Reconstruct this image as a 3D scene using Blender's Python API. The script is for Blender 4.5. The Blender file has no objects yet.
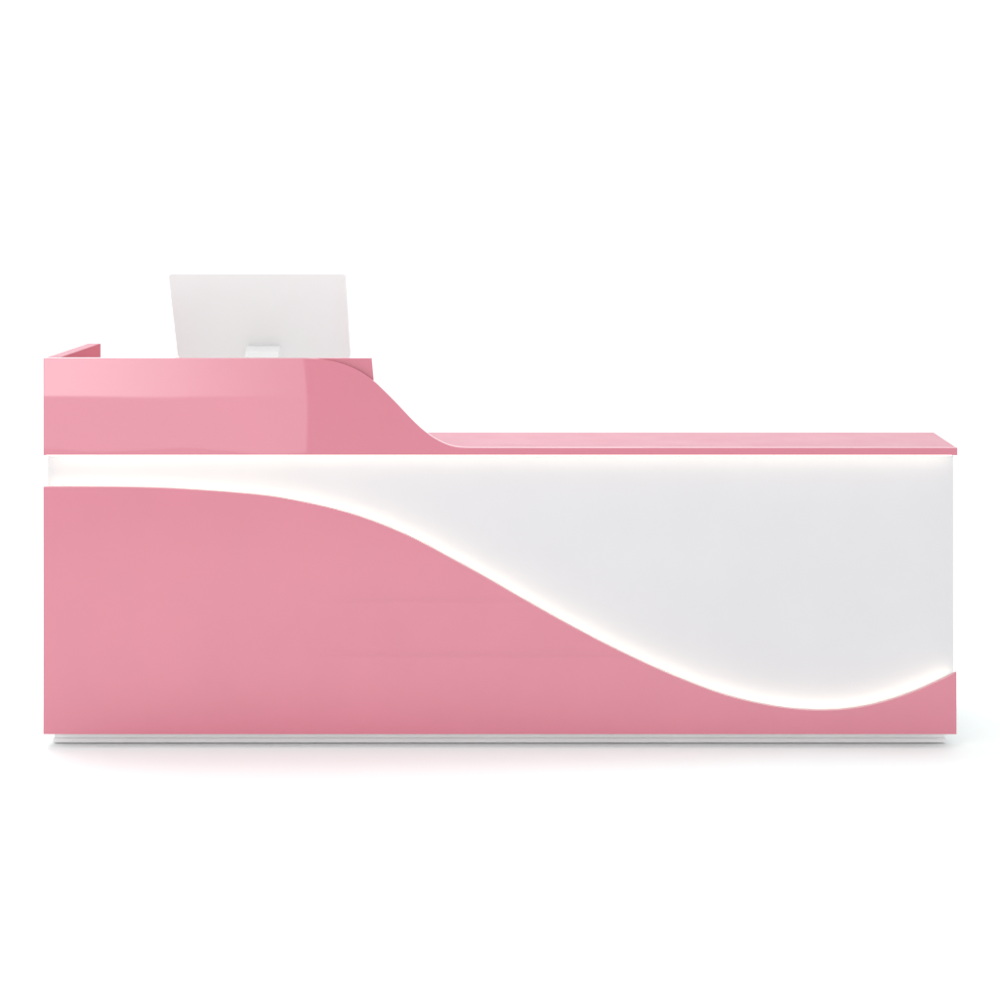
import bpy, bmesh, math
from mathutils import Vector

# ---------------------------------------------------------------- camera, world, lamps, exposure
S = bpy.context.scene
COL = S.collection
D = 6.0                    # metres from the camera to the front face of the counter
PPM = 367.6                # picture pixels (of 1000) per metre on that face
VX, VY = 560.0, 185.0      # where lines running away from the camera meet
CAMZ = 1.533

cd = bpy.data.cameras.new('camera')
cam = bpy.data.objects.new('camera', cd); COL.objects.link(cam)
cam.location = (0, -D, CAMZ); cam.rotation_euler = (math.radians(90), 0, 0)
cd.sensor_width = 36.0
cd.lens = 36.0 * PPM * D / 1000.0
cd.shift_x = (500 - VX) / 1000.0
cd.shift_y = -(500 - VY) / 1000.0
cd.clip_start = .05; cd.clip_end = 200
S.camera = cam

w = bpy.data.worlds.new('World'); S.world = w; w.use_nodes = True
bg = w.node_tree.nodes['Background']
bg.inputs['Color'].default_value = (1, 1, 1, 1)
bg.inputs['Strength'].default_value = 0.97

S.view_settings.view_transform = 'Standard'
S.view_settings.look = 'None'
S.view_settings.exposure = 0.25
S.view_settings.gamma = 1.0
S.view_settings.use_curve_mapping = False

def softbox(name, loc, target, sx, sy, radiance, color=(1, 1, 1)):
    l = bpy.data.lights.new(name, 'AREA'); l.shape = 'RECTANGLE'; l.size = sx; l.size_y = sy
    l.energy = radiance * math.pi * sx * sy; l.color = color
    o = bpy.data.objects.new(name, l); COL.objects.link(o); o.location = loc
    d = Vector(target) - Vector(loc)
    o.rotation_euler = d.to_track_quat('-Z', 'Y').to_euler()
    return o
# key softbox standing behind and left of the camera; its lower edge mirrors in the gloss of the upper band
k = softbox('key_softbox', (-2.745, -6.5, .586), (-2.745, 0, .586), 2.6, .52, 1.35)
# the cloth of this softbox is hottest at its outer end and falls off towards the camera
k.data.use_nodes = True
nt = k.data.node_tree; em = nt.nodes['Emission']
ge = nt.nodes.new('ShaderNodeNewGeometry'); sp = nt.nodes.new('ShaderNodeSeparateXYZ'); mr = nt.nodes.new('ShaderNodeMapRange')
mr.interpolation_type = 'SMOOTHSTEP'
mr.inputs['From Min'].default_value = .40; mr.inputs['From Max'].default_value = 1.05
mr.inputs['To Min'].default_value = 1.0; mr.inputs['To Max'].default_value = .0
nt.links.new(ge.outputs['Parametric'], sp.inputs[0]); nt.links.new(sp.outputs['X'], mr.inputs['Value'])
nt.links.new(mr.outputs['Result'], em.inputs['Strength'])
softbox('fill_softbox', (-2.845, -6.6, .405), (-2.845, 0, .405), 2.8, .80, 0.55)
# added lamp over the left front floor, lifts the sheen on the lower panel
fb = softbox('added_floor_fill', (-1.5, -2.7, 3.3), (-1.3, -2.6, 0), 3.2, 2.6, 0.42)
fb.data.spread = math.radians(110)
# overhead softbox
softbox('overhead_softbox', (-1.6, 1.6, 4.6), (-1.2, -1.4, 0), 4.2, 2.6, 2.9)
# added backdrop light above and behind the counter, whitens the sweep
softbox('added_backdrop_fill', (0, 2.2, 4.6), (0, 7.2, 1.8), 6.0, 1.6, 2.6)

# ---------------------------------------------------------------- helpers
def P(px, py, y=0.0):
    """a point of the front face (depth y behind it) from picture measurements"""
    k = (D + y) / D
    return ((px - VX) / PPM * k, CAMZ - (py - VY) / PPM * k)

def mat(name, color, rough=.4, coat=0., spec=.5, metallic=0., mottling=0., rvar=0., coat_rough=.05, wave=0., coat_ior=1.5):
    m = bpy.data.materials.new(name); m.use_nodes = True
    nt = m.node_tree; b = nt.nodes['Principled BSDF']
    b.inputs['Base Color'].default_value = (*color, 1)
    b.inputs['Roughness'].default_value = rough
    b.inputs['Metallic'].default_value = metallic
    b.inputs['Specular IOR Level'].default_value = spec
    b.inputs['Coat Weight'].default_value = coat
    b.inputs['Coat Roughness'].default_value = coat_rough
    b.inputs['Coat IOR'].default_value = coat_ior
    tc = nt.nodes.new('ShaderNodeTexCoord')
    if mottling:
        n = nt.nodes.new('ShaderNodeTexNoise'); n.inputs['Scale'].default_value = 5; n.inputs['Detail'].default_value = 3
        nt.links.new(tc.outputs['Object'], n.inputs['Vector'])
        r = nt.nodes.new('ShaderNodeValToRGB')
        r.color_ramp.elements[0].position = .3; r.color_ramp.elements[1].position = .7
        r.color_ramp.elements[0].color = (*[c * (1 - mottling) for c in color], 1)
        r.color_ramp.elements[1].color = (*[min(1, c * (1 + mottling)) for c in color], 1)
        nt.links.new(n.outputs['Fac'], r.inputs['Fac']); nt.links.new(r.outputs['Color'], b.inputs['Base Color'])
    if rvar:
        n2 = nt.nodes.new('ShaderNodeTexNoise'); n2.inputs['Scale'].default_value = 9; n2.inputs['Detail'].default_value = 6
        nt.links.new(tc.outputs['Object'], n2.inputs['Vector'])
        mr = nt.nodes.new('ShaderNodeMapRange')
        mr.inputs['To Min'].default_value = max(0, rough - rvar); mr.inputs['To Max'].default_value = rough + rvar
        nt.links.new(n2.outputs['Fac'], mr.inputs['Value']); nt.links.new(mr.outputs['Result'], b.inputs['Roughness'])
    if wave:
        n3 = nt.nodes.new('ShaderNodeTexNoise'); n3.inputs['Scale'].default_value = 2.2; n3.inputs['Detail'].default_value = 1
        nt.links.new(tc.outputs['Object'], n3.inputs['Vector'])
        bp = nt.nodes.new('ShaderNodeBump'); bp.inputs['Strength'].default_value = 1; bp.inputs['Distance'].default_value = wave
        nt.links.new(n3.outputs['Fac'], bp.inputs['Height'])
        nt.links.new(bp.outputs['Normal'], b.inputs['Coat Normal'])
    return m

PINK = (.55, .113, .182)
M_PINK = mat('pink_gloss_lacquer', PINK, .35, coat=1., coat_rough=.02, spec=.3, mottling=.02, rvar=.05, wave=.0012, coat_ior=2.0)
M_TOP = mat('pink_satin_top', (.475, .125, .19), .32, spec=.33, mottling=.02, rvar=.05)
M_LINING = mat('rose_laminate', (.50, .085, .13), .6, spec=.15, mottling=.03)
M_WHITE = mat('white_panel', (.635, .626, .645), .42, spec=.35, mottling=.01, rvar=.05)
M_CARC = mat('white_melamine', (.75, .75, .75), .5, mottling=.01)
M_PLINTH = mat('satin_plinth', (.86, .85, .855), .35, spec=.5, mottling=.02, rvar=.06)
M_ALU = mat('monitor_shell', (.815, .82, .818), .42, spec=.3, rvar=.05, mottling=.01)
M_STAND = mat('stand_satin', (.84, .86, .85), .3, spec=.5, rvar=.05)
M_GLASS = mat('screen_glass', (.012, .012, .014), .08, coat=.5)
M_BLACK = mat('black_rubber', (.03, .03, .03), .6)
M_FLOOR = mat('white_studio_floor', (.898, .93, .926), .7, spec=.05)

def emission(name, color, s):
    m = bpy.data.materials.new(name); m.use_nodes = True
    nt = m.node_tree; nt.nodes.clear()
    o = nt.nodes.new('ShaderNodeOutputMaterial'); e = nt.nodes.new('ShaderNodeEmission')
    e.inputs['Color'].default_value = (*color, 1); e.inputs['Strength'].default_value = s
    nt.links.new(e.outputs['Emission'], o.inputs['Surface'])
    return m
M_LED = emission('warm_led', (1, .955, .82), 4.5)

def link(name, bm, m, parent=None):
    bmesh.ops.recalc_face_normals(bm, faces=bm.faces)
    me = bpy.data.meshes.new(name); bm.to_mesh(me); bm.free()
    me.materials.append(m)
    o = bpy.data.objects.new(name, me); COL.objects.link(o)
    if parent: o.parent = parent
    return o

def add_box(bm, x0, x1, y0, y1, z0, z1, bev=0.):
    vs = [bm.verts.new(p) for p in ((x0,y0,z0),(x1,y0,z0),(x1,y1,z0),(x0,y1,z0),(x0,y0,z1),(x1,y0,z1),(x1,y1,z1),(x0,y1,z1))]
    fs = [bm.faces.new([vs[i] for i in f]) for f in ((0,3,2,1),(4,5,6,7),(0,1,5,4),(1,2,6,5),(2,3,7,6),(3,0,4,7))]
    if bev:
        es = list({e for f in fs for e in f.edges})
        bmesh.ops.bevel(bm, geom=es, offset=bev, segments=2, profile=.5, affect='EDGES')

def add_sheet(bm, pts, y0, y1, bev=.001):
    """an outline in x,z given thickness y0..y1, edges eased"""
    a = [bm.verts.new((x, y0, z)) for x, z in pts]
    b = [bm.verts.new((x, y1, z)) for x, z in pts]
    n = len(pts)
    fa = bm.faces.new(a); fb = bm.faces.new(b[::-1])
    for i in range(n):
        bm.faces.new((a[i], b[i], b[(i + 1) % n], a[(i + 1) % n]))
    if bev:
        bmesh.ops.bevel(bm, geom=list(fa.edges) + list(fb.edges), offset=bev, segments=2, profile=.5, affect='EDGES')

def spline(pts, step=3.0):
    """smooth curve through measured points (monotone in x): C1 cubic Hermite"""
    xs = [p[0] for p in pts]; ys = [p[1] for p in pts]; n = len(pts)
    m = []
    for i in range(n):
        if i == 0: m.append((ys[1] - ys[0]) / (xs[1] - xs[0]))
        elif i == n - 1: m.append((ys[-1] - ys[-2]) / (xs[-1] - xs[-2]))
        else:
            h0 = xs[i] - xs[i-1]; h1 = xs[i+1] - xs[i]
            s0 = (ys[i] - ys[i-1]) / h0; s1 = (ys[i+1] - ys[i]) / h1
            m.append((s0 * h1 + s1 * h0) / (h0 + h1))
    out = []
    for i in range(n - 1):
        h = xs[i+1] - xs[i]; k = max(1, int(h / step))
        for j in range(k):
            t = j / k
            out.append((xs[i] + h * t, (2*t**3 - 3*t*t + 1) * ys[i] + (t**3 - 2*t*t + t) * h * m[i]
                        + (-2*t**3 + 3*t*t) * ys[i+1] + (t**3 - t*t) * h * m[i+1]))
    out.append(pts[-1])
    # light smoothing against measuring noise
    for _ in range(6):
        out = [out[0]] + [(out[i][0], (out[i-1][1] + 2 * out[i][1] + out[i+1][1]) / 4) for i in range(1, len(out) - 1)] + [out[-1]]
    return out

def white_back(o):
    # lacquered front and edges; unseen backs coloured white to keep the LED bounce neutral
    o.data.materials.append(M_CARC)
    for f in o.data.polygons:
        if f.normal.y > .9: f.material_index = 1

# ---------------------------------------------------------------- the setting: a seamless white sweep
bm = bmesh.new()
prof = [(-14, 0), (5, 0)]
R = 2.5
for i in range(1, 25):
    a = math.radians(90 * i / 24)
    prof.append((5 + R * math.sin(a), R - R * math.cos(a)))
prof.append((5 + R, 9))
rows = [[bm.verts.new((x, y, z)) for x in (-14, 14)] for y, z in prof]
for a, b in zip(rows, rows[1:]):
    f = bm.faces.new((a[0], a[1], b[1], b[0])); f.smooth = True
fl = link('floor', bm, M_FLOOR); fl['kind'] = 'structure'

# ---------------------------------------------------------------- reception counter
XL, _ = P(43.3, 0); XR, _ = P(956.6, 0)
_, Z_BOT = P(0, 734.3)
_, Z_TOP = P(0, 358.2)
_, Z_LEDGE = P(0, 447.8)
_, Z_UND = P(0, 455.3)
SH = .016          # thickness of the pink sheets
REC = .048         # how far the white panel lies behind them
LEDGE_D = .38
BACK = .57

root = bpy.data.objects.new('reception_counter', None); COL.objects.link(root)
root.location = (0, 0, 0)
root['label'] = 'long glossy pink reception counter with a glowing white wave and a raised left end'
root['category'] = 'reception desk'

# lower pink front, its top edge the big wave
wave_px = [(43.3, 486.8), (90, 486.8), (130, 487.2), (160, 488.0), (200, 490.2), (235, 492.8), (269, 496.2), (305, 502.6), (350, 513.6),
           (380, 524.0), (410, 536.8), (455, 560.6), (480, 574.3), (520, 597.4), (560, 620.0), (600, 641.4), (640, 661.0),
           (680, 678.6), (720, 693.6), (750, 701.8), (780, 707.4), (802, 709.9), (824, 710.6), (846, 709.4), (868, 706.0),
           (890, 700.3), (912, 692.8), (934, 683.3), (956.6, 672.4)]
wv = [P(*p) for p in spline(wave_px)]
bm = bmesh.new()
add_sheet(bm, [(XL, Z_BOT), (XR, Z_BOT)] + wv[::-1], 0, SH)
fp = link('front_panel', bm, M_PINK, root)
white_back(fp)
# two faint horizontal bump steps, shaped to imitate reflection lines, running towards the wave
mp = M_PINK.copy(); mp.name = 'pink_gloss_lacquer_front'; fp.data.materials[0] = mp
nt = mp.node_tree; B = nt.nodes['Principled BSDF']
tc = nt.nodes.new('ShaderNodeTexCoord'); sp = nt.nodes.new('ShaderNodeSeparateXYZ'); nt.links.new(tc.outputs['Object'], sp.inputs[0])
def step_node(sock, a, b):
    n = nt.nodes.new('ShaderNodeMapRange'); n.interpolation_type = 'SMOOTHSTEP'
    n.inputs['From Min'].default_value = a; n.inputs['From Max'].default_value = b
    nt.links.new(sock, n.inputs['Value']); return n.outputs['Result']
def math_node(op, a, b):
    n = nt.nodes.new('ShaderNodeMath'); n.operation = op; nt.links.new(a, n.inputs[0]); nt.links.new(b, n.inputs[1]); return n.outputs[0]
h = math_node('ADD', step_node(sp.outputs['Z'], P(0, 604)[1], P(0, 595)[1]), step_node(sp.outputs['Z'], P(0, 659)[1], P(0, 650)[1]))
h = math_node('MULTIPLY', h, step_node(sp.outputs['X'], -.80, -.45))
bp = nt.nodes.new('ShaderNodeBump'); bp.inputs['Distance'].default_value = .003; nt.links.new(h, bp.inputs['Height'])
nt.links.new(bp.outputs['Normal'], B.inputs['Normal'])
fp['label'] = 'lower pink front panel with a wavy top edge'

# upper pink fascia: raised left, S curve down, thin edge strip to the right end
fas_px = [(300, 358.4), (318, 359.0), (330, 360.6), (341, 363.4), (350, 366.6), (360, 371.4), (372, 379.4), (385, 391.6), (398, 404.8),
          (410, 417.6), (420, 427.4), (430, 435.4), (440, 441.4), (450, 445.6), (460, 447.5), (472, 447.8)]
fa = [P(*p) for p in spline(fas_px, 2.0)]
bm = bmesh.new()
add_sheet(bm, [(XL, Z_UND), (P(957.6, 0)[0], Z_UND), (P(957.6, 0)[0], Z_LEDGE)] + fa[::-1] + [(XL, Z_TOP)], 0, SH, .0018)
fs = link('fascia', bm, M_PINK, root)
white_back(fs)
fs['label'] = 'upper pink fascia sweeping down into a thin edge strip'

# backing of the raised end, straight cut, seen behind the S curve
bm = bmesh.new()
xb0, zb0 = P(371.6, 359.6, SH); xb1, zb1 = P(374.6, 390, SH)
add_sheet(bm, [(XL + .001, Z_LEDGE + .0005), (P(380, 0)[0], Z_LEDGE + .0005), (xb1, zb1), (xb0, Z_TOP - .001), (XL + .001, Z_TOP - .001)], SH + .001, SH + .026, .0012)
link('riser_panel', bm, M_PINK, root)

# ledge / worktop of the low part
bm = bmesh.new()
add_box(bm, P(376, 0)[0], P(957.2, 0)[0], SH + .0005, LEDGE_D, Z_UND, Z_LEDGE - .0003, .0008)
wt = link('worktop', bm, M_TOP, root)
wt.data.materials.append(M_CARC)          # unseen underside coloured white so the LED glow stays free of pink bounce
for f in wt.data.polygons:
    if f.normal.z < -.9: f.material_index = 1
bm = bmesh.new()
add_box(bm, XL + .04, P(376, 0)[0] - .0005, SH + .0005, LEDGE_D, Z_UND, Z_LEDGE - .0003, .0008)
link('white_bounce_shelf', bm, M_CARC, root)  # unseen shelf, made white to keep pink bounce off the monitor

# left return panel (full height, runs back)
bm = bmesh.new()
TP = .036
xl2 = XL + TP
add_box(bm, XL + .0005, xl2, SH + .028, BACK, Z_UND, Z_TOP - .0005, .001)
link('side_panel', bm, M_TOP, root)
bm = bmesh.new(); add_box(bm, xl2 + .0003, xl2 + .0015, SH + .034, BACK - .0015, .766, Z_TOP - .002)
link('side_lining', bm, M_LINING, root)
bm = bmesh.new(); add_box(bm, xl2 + .0018, xb0 - .01, SH + .0275, SH + .033, Z_LEDGE + .001, Z_TOP - .002)
link('riser_bounce_board', bm, M_CARC, root)  # added white board, hidden behind the riser, stops its pink bounce on the monitor

# white carcass: front wall, end walls, back of the lower part open with desk and shelf
xw0, _ = P(43.3, 0); xw1, _ = P(956.6, 0)
bm = bmesh.new()
add_box(bm, xw0 + .001, xw1 - .0003, REC, REC + .02, Z_BOT, Z_UND - .0005, .0008)
wp = link('back_panel', bm, M_WHITE, root)
wp['label'] = 'recessed white panel lit along its edges'
for x0, x1, y1 in ((xw0 + .001, xw0 + .021, BACK), (xw1 - .0203, xw1 - .0003, BACK)):
    bm = bmesh.new(); add_box(bm, x0, x1, REC + .021, y1, Z_BOT, Z_UND - .0005, .0008)
    link('end_panel', bm, M_CARC, root)
for xc in (-.60, .38):
    bm = bmesh.new(); add_box(bm, xc - .009, xc + .009, REC + .022, BACK - .02, Z_BOT, .735, .0008)
    link('partition', bm, M_CARC, root)
bm = bmesh.new(); add_box(bm, xw0 + .023, xw1 - .024, REC + .0215, .72, .737, .762, .001)
link('desk_top', bm, M_CARC, root)
bm = bmesh.new(); add_box(bm, xw0 + .022, xw1 - .0235, REC + .0215, BACK - .001, Z_BOT, Z_BOT + .0015)
link('base_board', bm, M_CARC, root)

# plinth with a thin shadow gap at the floor
PY = .050
px0 = P(53, 0, PY)[0]; px1 = P(946, 0, PY)[0]
bm = bmesh.new()
add_box(bm, px0 + .003, px1 - .003, PY + .003, BACK - .053, .0151, Z_BOT - .0005, .0008)
pl = link('plinth', bm, M_PLINTH, root)
bm = bmesh.new()
add_box(bm, px0, px1, PY, BACK - .05, .003, .015, .0012)
link('base_trim', bm, M_PLINTH, root)
for x in (px0 + .08, -.45, .35, px1 - .08):          # levelling feet leave a thin dark gap at the floor
    for y in (PY + .05, BACK - .11):
        bm = bmesh.new(); bmesh.ops.create_cone(bm, cap_ends=True, segments=20, radius1=.022, radius2=.022, depth=.0027)
        bmesh.ops.translate(bm, verts=bm.verts, vec=(x, y, .0015))
        link('foot', bm, M_BLACK, root)

# light strips: a ribbon behind each pink edge, facing the white panel
def ribbon(name, pts, y, width, off):
    """flat strip following pts (x,z), 'off' below/above the edge, its face towards the white panel"""
    bm = bmesh.new(); prev = None
    for i, (x, z) in enumerate(pts):
        a = pts[max(0, i-1)]; b = pts[min(len(pts)-1, i+1)]
        t = Vector((b[0]-a[0], b[1]-a[1])).normalized(); nrm = Vector((-t.y, t.x))
        p0 = Vector((x, z)) + nrm * off; p1 = p0 - nrm * .0015 * (1 if off < 0 else -1)
        v = [bm.verts.new((p0.x, y, p0.y)), bm.verts.new((p0.x, y + width, p0.y)),
             bm.verts.new((p1.x, y + width, p1.y)), bm.verts.new((p1.x, y, p1.y))]
        if prev:
            for k in range(4): bm.faces.new((prev[k], prev[(k+1) % 4], v[(k+1) % 4], v[k]))
        else: bm.faces.new(v)
        prev = v
    bm.faces.new(prev[::-1])
    return link(name, bm, M_LED, root)
inner = [p for p in wv if XL + .004 < p[0] < XR - .008]
ribbon('light_strip', inner, SH + .002, .014, -.009)
ribbon('light_strip', [(XL + .004, Z_UND - .001), (XR - .01, Z_UND - .001)], SH + .002, .010, -.0008)
# added board blocks LED leak at the bottom; spacers carry the lower front
bm = bmesh.new(); add_box(bm, XL + .0006, XR - .003, SH + .0003, REC - .0003, Z_BOT - .0005, Z_BOT + .0035)
link('led_leak_stop', bm, M_CARC, root)
for x in (-1.2, -.6, 0., .6, 1.0):
    z1 = min(z for xx, z in wv if abs(xx - x) < .06) - .03
    bm = bmesh.new(); add_box(bm, x - .012, x + .012, SH + .0003, REC - .0003, Z_BOT + .004, max(z1, Z_BOT + .02))
    link('spacer', bm, M_CARC, root)

# ---------------------------------------------------------------- computer monitor (its back to us)
mon = bpy.data.objects.new('computer_monitor', None); COL.objects.link(mon)
mon['label'] = 'white computer monitor seen from behind, standing on the desk behind the raised left end'
mon['category'] = 'monitor'
mon.location = (-.80, .45, .762)
def K(px, py, y):  # world point from picture point at depth y
    x, z = P(px, py, y); return Vector((x, y, z))
yt, yb = .33, .49
TL = K(170, 274, yt); TR = K(345.5, 274, yt); BL = K(176.2, 358.2, yb); BR = K(350.5, 358.2, yb)
ux = Vector((1, 0, 0))
cx_t = (TL.x + TR.x) / 2; cx_b = (BL.x + BR.x) / 2; cxm = (cx_t + cx_b) / 2
wm = ((TR.x - TL.x) + (BR.x - BL.x)) / 2
top = Vector((cxm, yt, TL.z)); bot = Vector((cxm, yb, BL.z))
uz = (top - bot).normalized(); H = (top - bot).length
uy = ux.cross(uz) * -1        # towards the camera side
if uy.y > 0: uy = -uy
def rr(w_, h_, r, n=6):
    pts = []
    for cx, cz, a0 in ((w_/2 - r, h_ - r, 0), (-w_/2 + r, h_ - r, 90), (-w_/2 + r, r, 180), (w_/2 - r, r, 270)):
        for i in range(n + 1):
            a = math.radians(a0 + 90 * i / n); pts.append((cx + r * math.cos(a), cz + r * math.sin(a)))
    return pts
def plate(name, w_, h_, r, z0, levels, m, parent):
    """rounded slab in the monitor's plane; levels = (distance towards the camera, inset)"""
    bm = bmesh.new(); prev = None
    for d, ins in levels:
        ring = []
        for x, z in rr(w_ - 2 * ins, h_ - 2 * ins, max(.001, r - ins * .5)):
            p = bot + ux * x + uz * (z + ins + z0) + uy * d - Vector(mon.location)
            ring.append(bm.verts.new(p))
        if prev:
            for i in range(len(ring)):
                f = bm.faces.new((prev[i], prev[(i+1) % len(ring)], ring[(i+1) % len(ring)], ring[i])); f.smooth = False
        else: bm.faces.new(ring)
        prev = ring
    bm.faces.new(prev[::-1])
    return link(name, bm, m, parent)
plate('housing', wm, H, .011, 0, [(-.020, .0008), (-.019, 0), (-.001, 0), (0, .0012)], M_ALU, mon)
sc = plate('screen', wm - .012, H - .012, .005, .006, [(-.0203, 0), (-.0215, .0006)], M_GLASS, mon)
# stand: bent sheet from the middle of the back, down towards the camera, then vertical, then a foot
xs0, xs1 = K(244.5, 348, .40).x, K(277.5, 348, .40).x
sx = (xs0 + xs1) / 2; hw = (xs1 - xs0) / 2
ztop = K(260, 348, .43).z
py_ = [(.485, ztop + .0035), (.452, ztop - .0005), (.428, ztop - .012), (.395, ztop - .045), (.375, .95), (.362, .86), (.358, .79), (.364, .773), (.382, .7665), (.56, .7665)]
def bent(name, prof_, hw_, th, m):
    bm = bmesh.new(); prev = None
    pts = prof_
    for i, (y, z) in enumerate(pts):
        a = pts[max(0, i-1)]; b = pts[min(len(pts)-1, i+1)]
        t = Vector((b[0]-a[0], b[1]-a[1])).normalized(); n = Vector((t.y, -t.x)) * th / 2
        loc = Vector(mon.location)
        v = [bm.verts.new(Vector((sx + s * hw_, y + k * n.x, z + k * n.y)) - loc) for s, k in ((-1,-1),(1,-1),(1,1),(-1,1))]
        if prev:
            for k in range(4): bm.faces.new((prev[k], prev[(k+1) % 4], v[(k+1) % 4], v[k]))
        else: bm.faces.new(v)
        prev = v
    bm.faces.new(prev[::-1])
    return link(name, bm, m, mon)
bent('stand', py_, hw, .007, M_STAND)
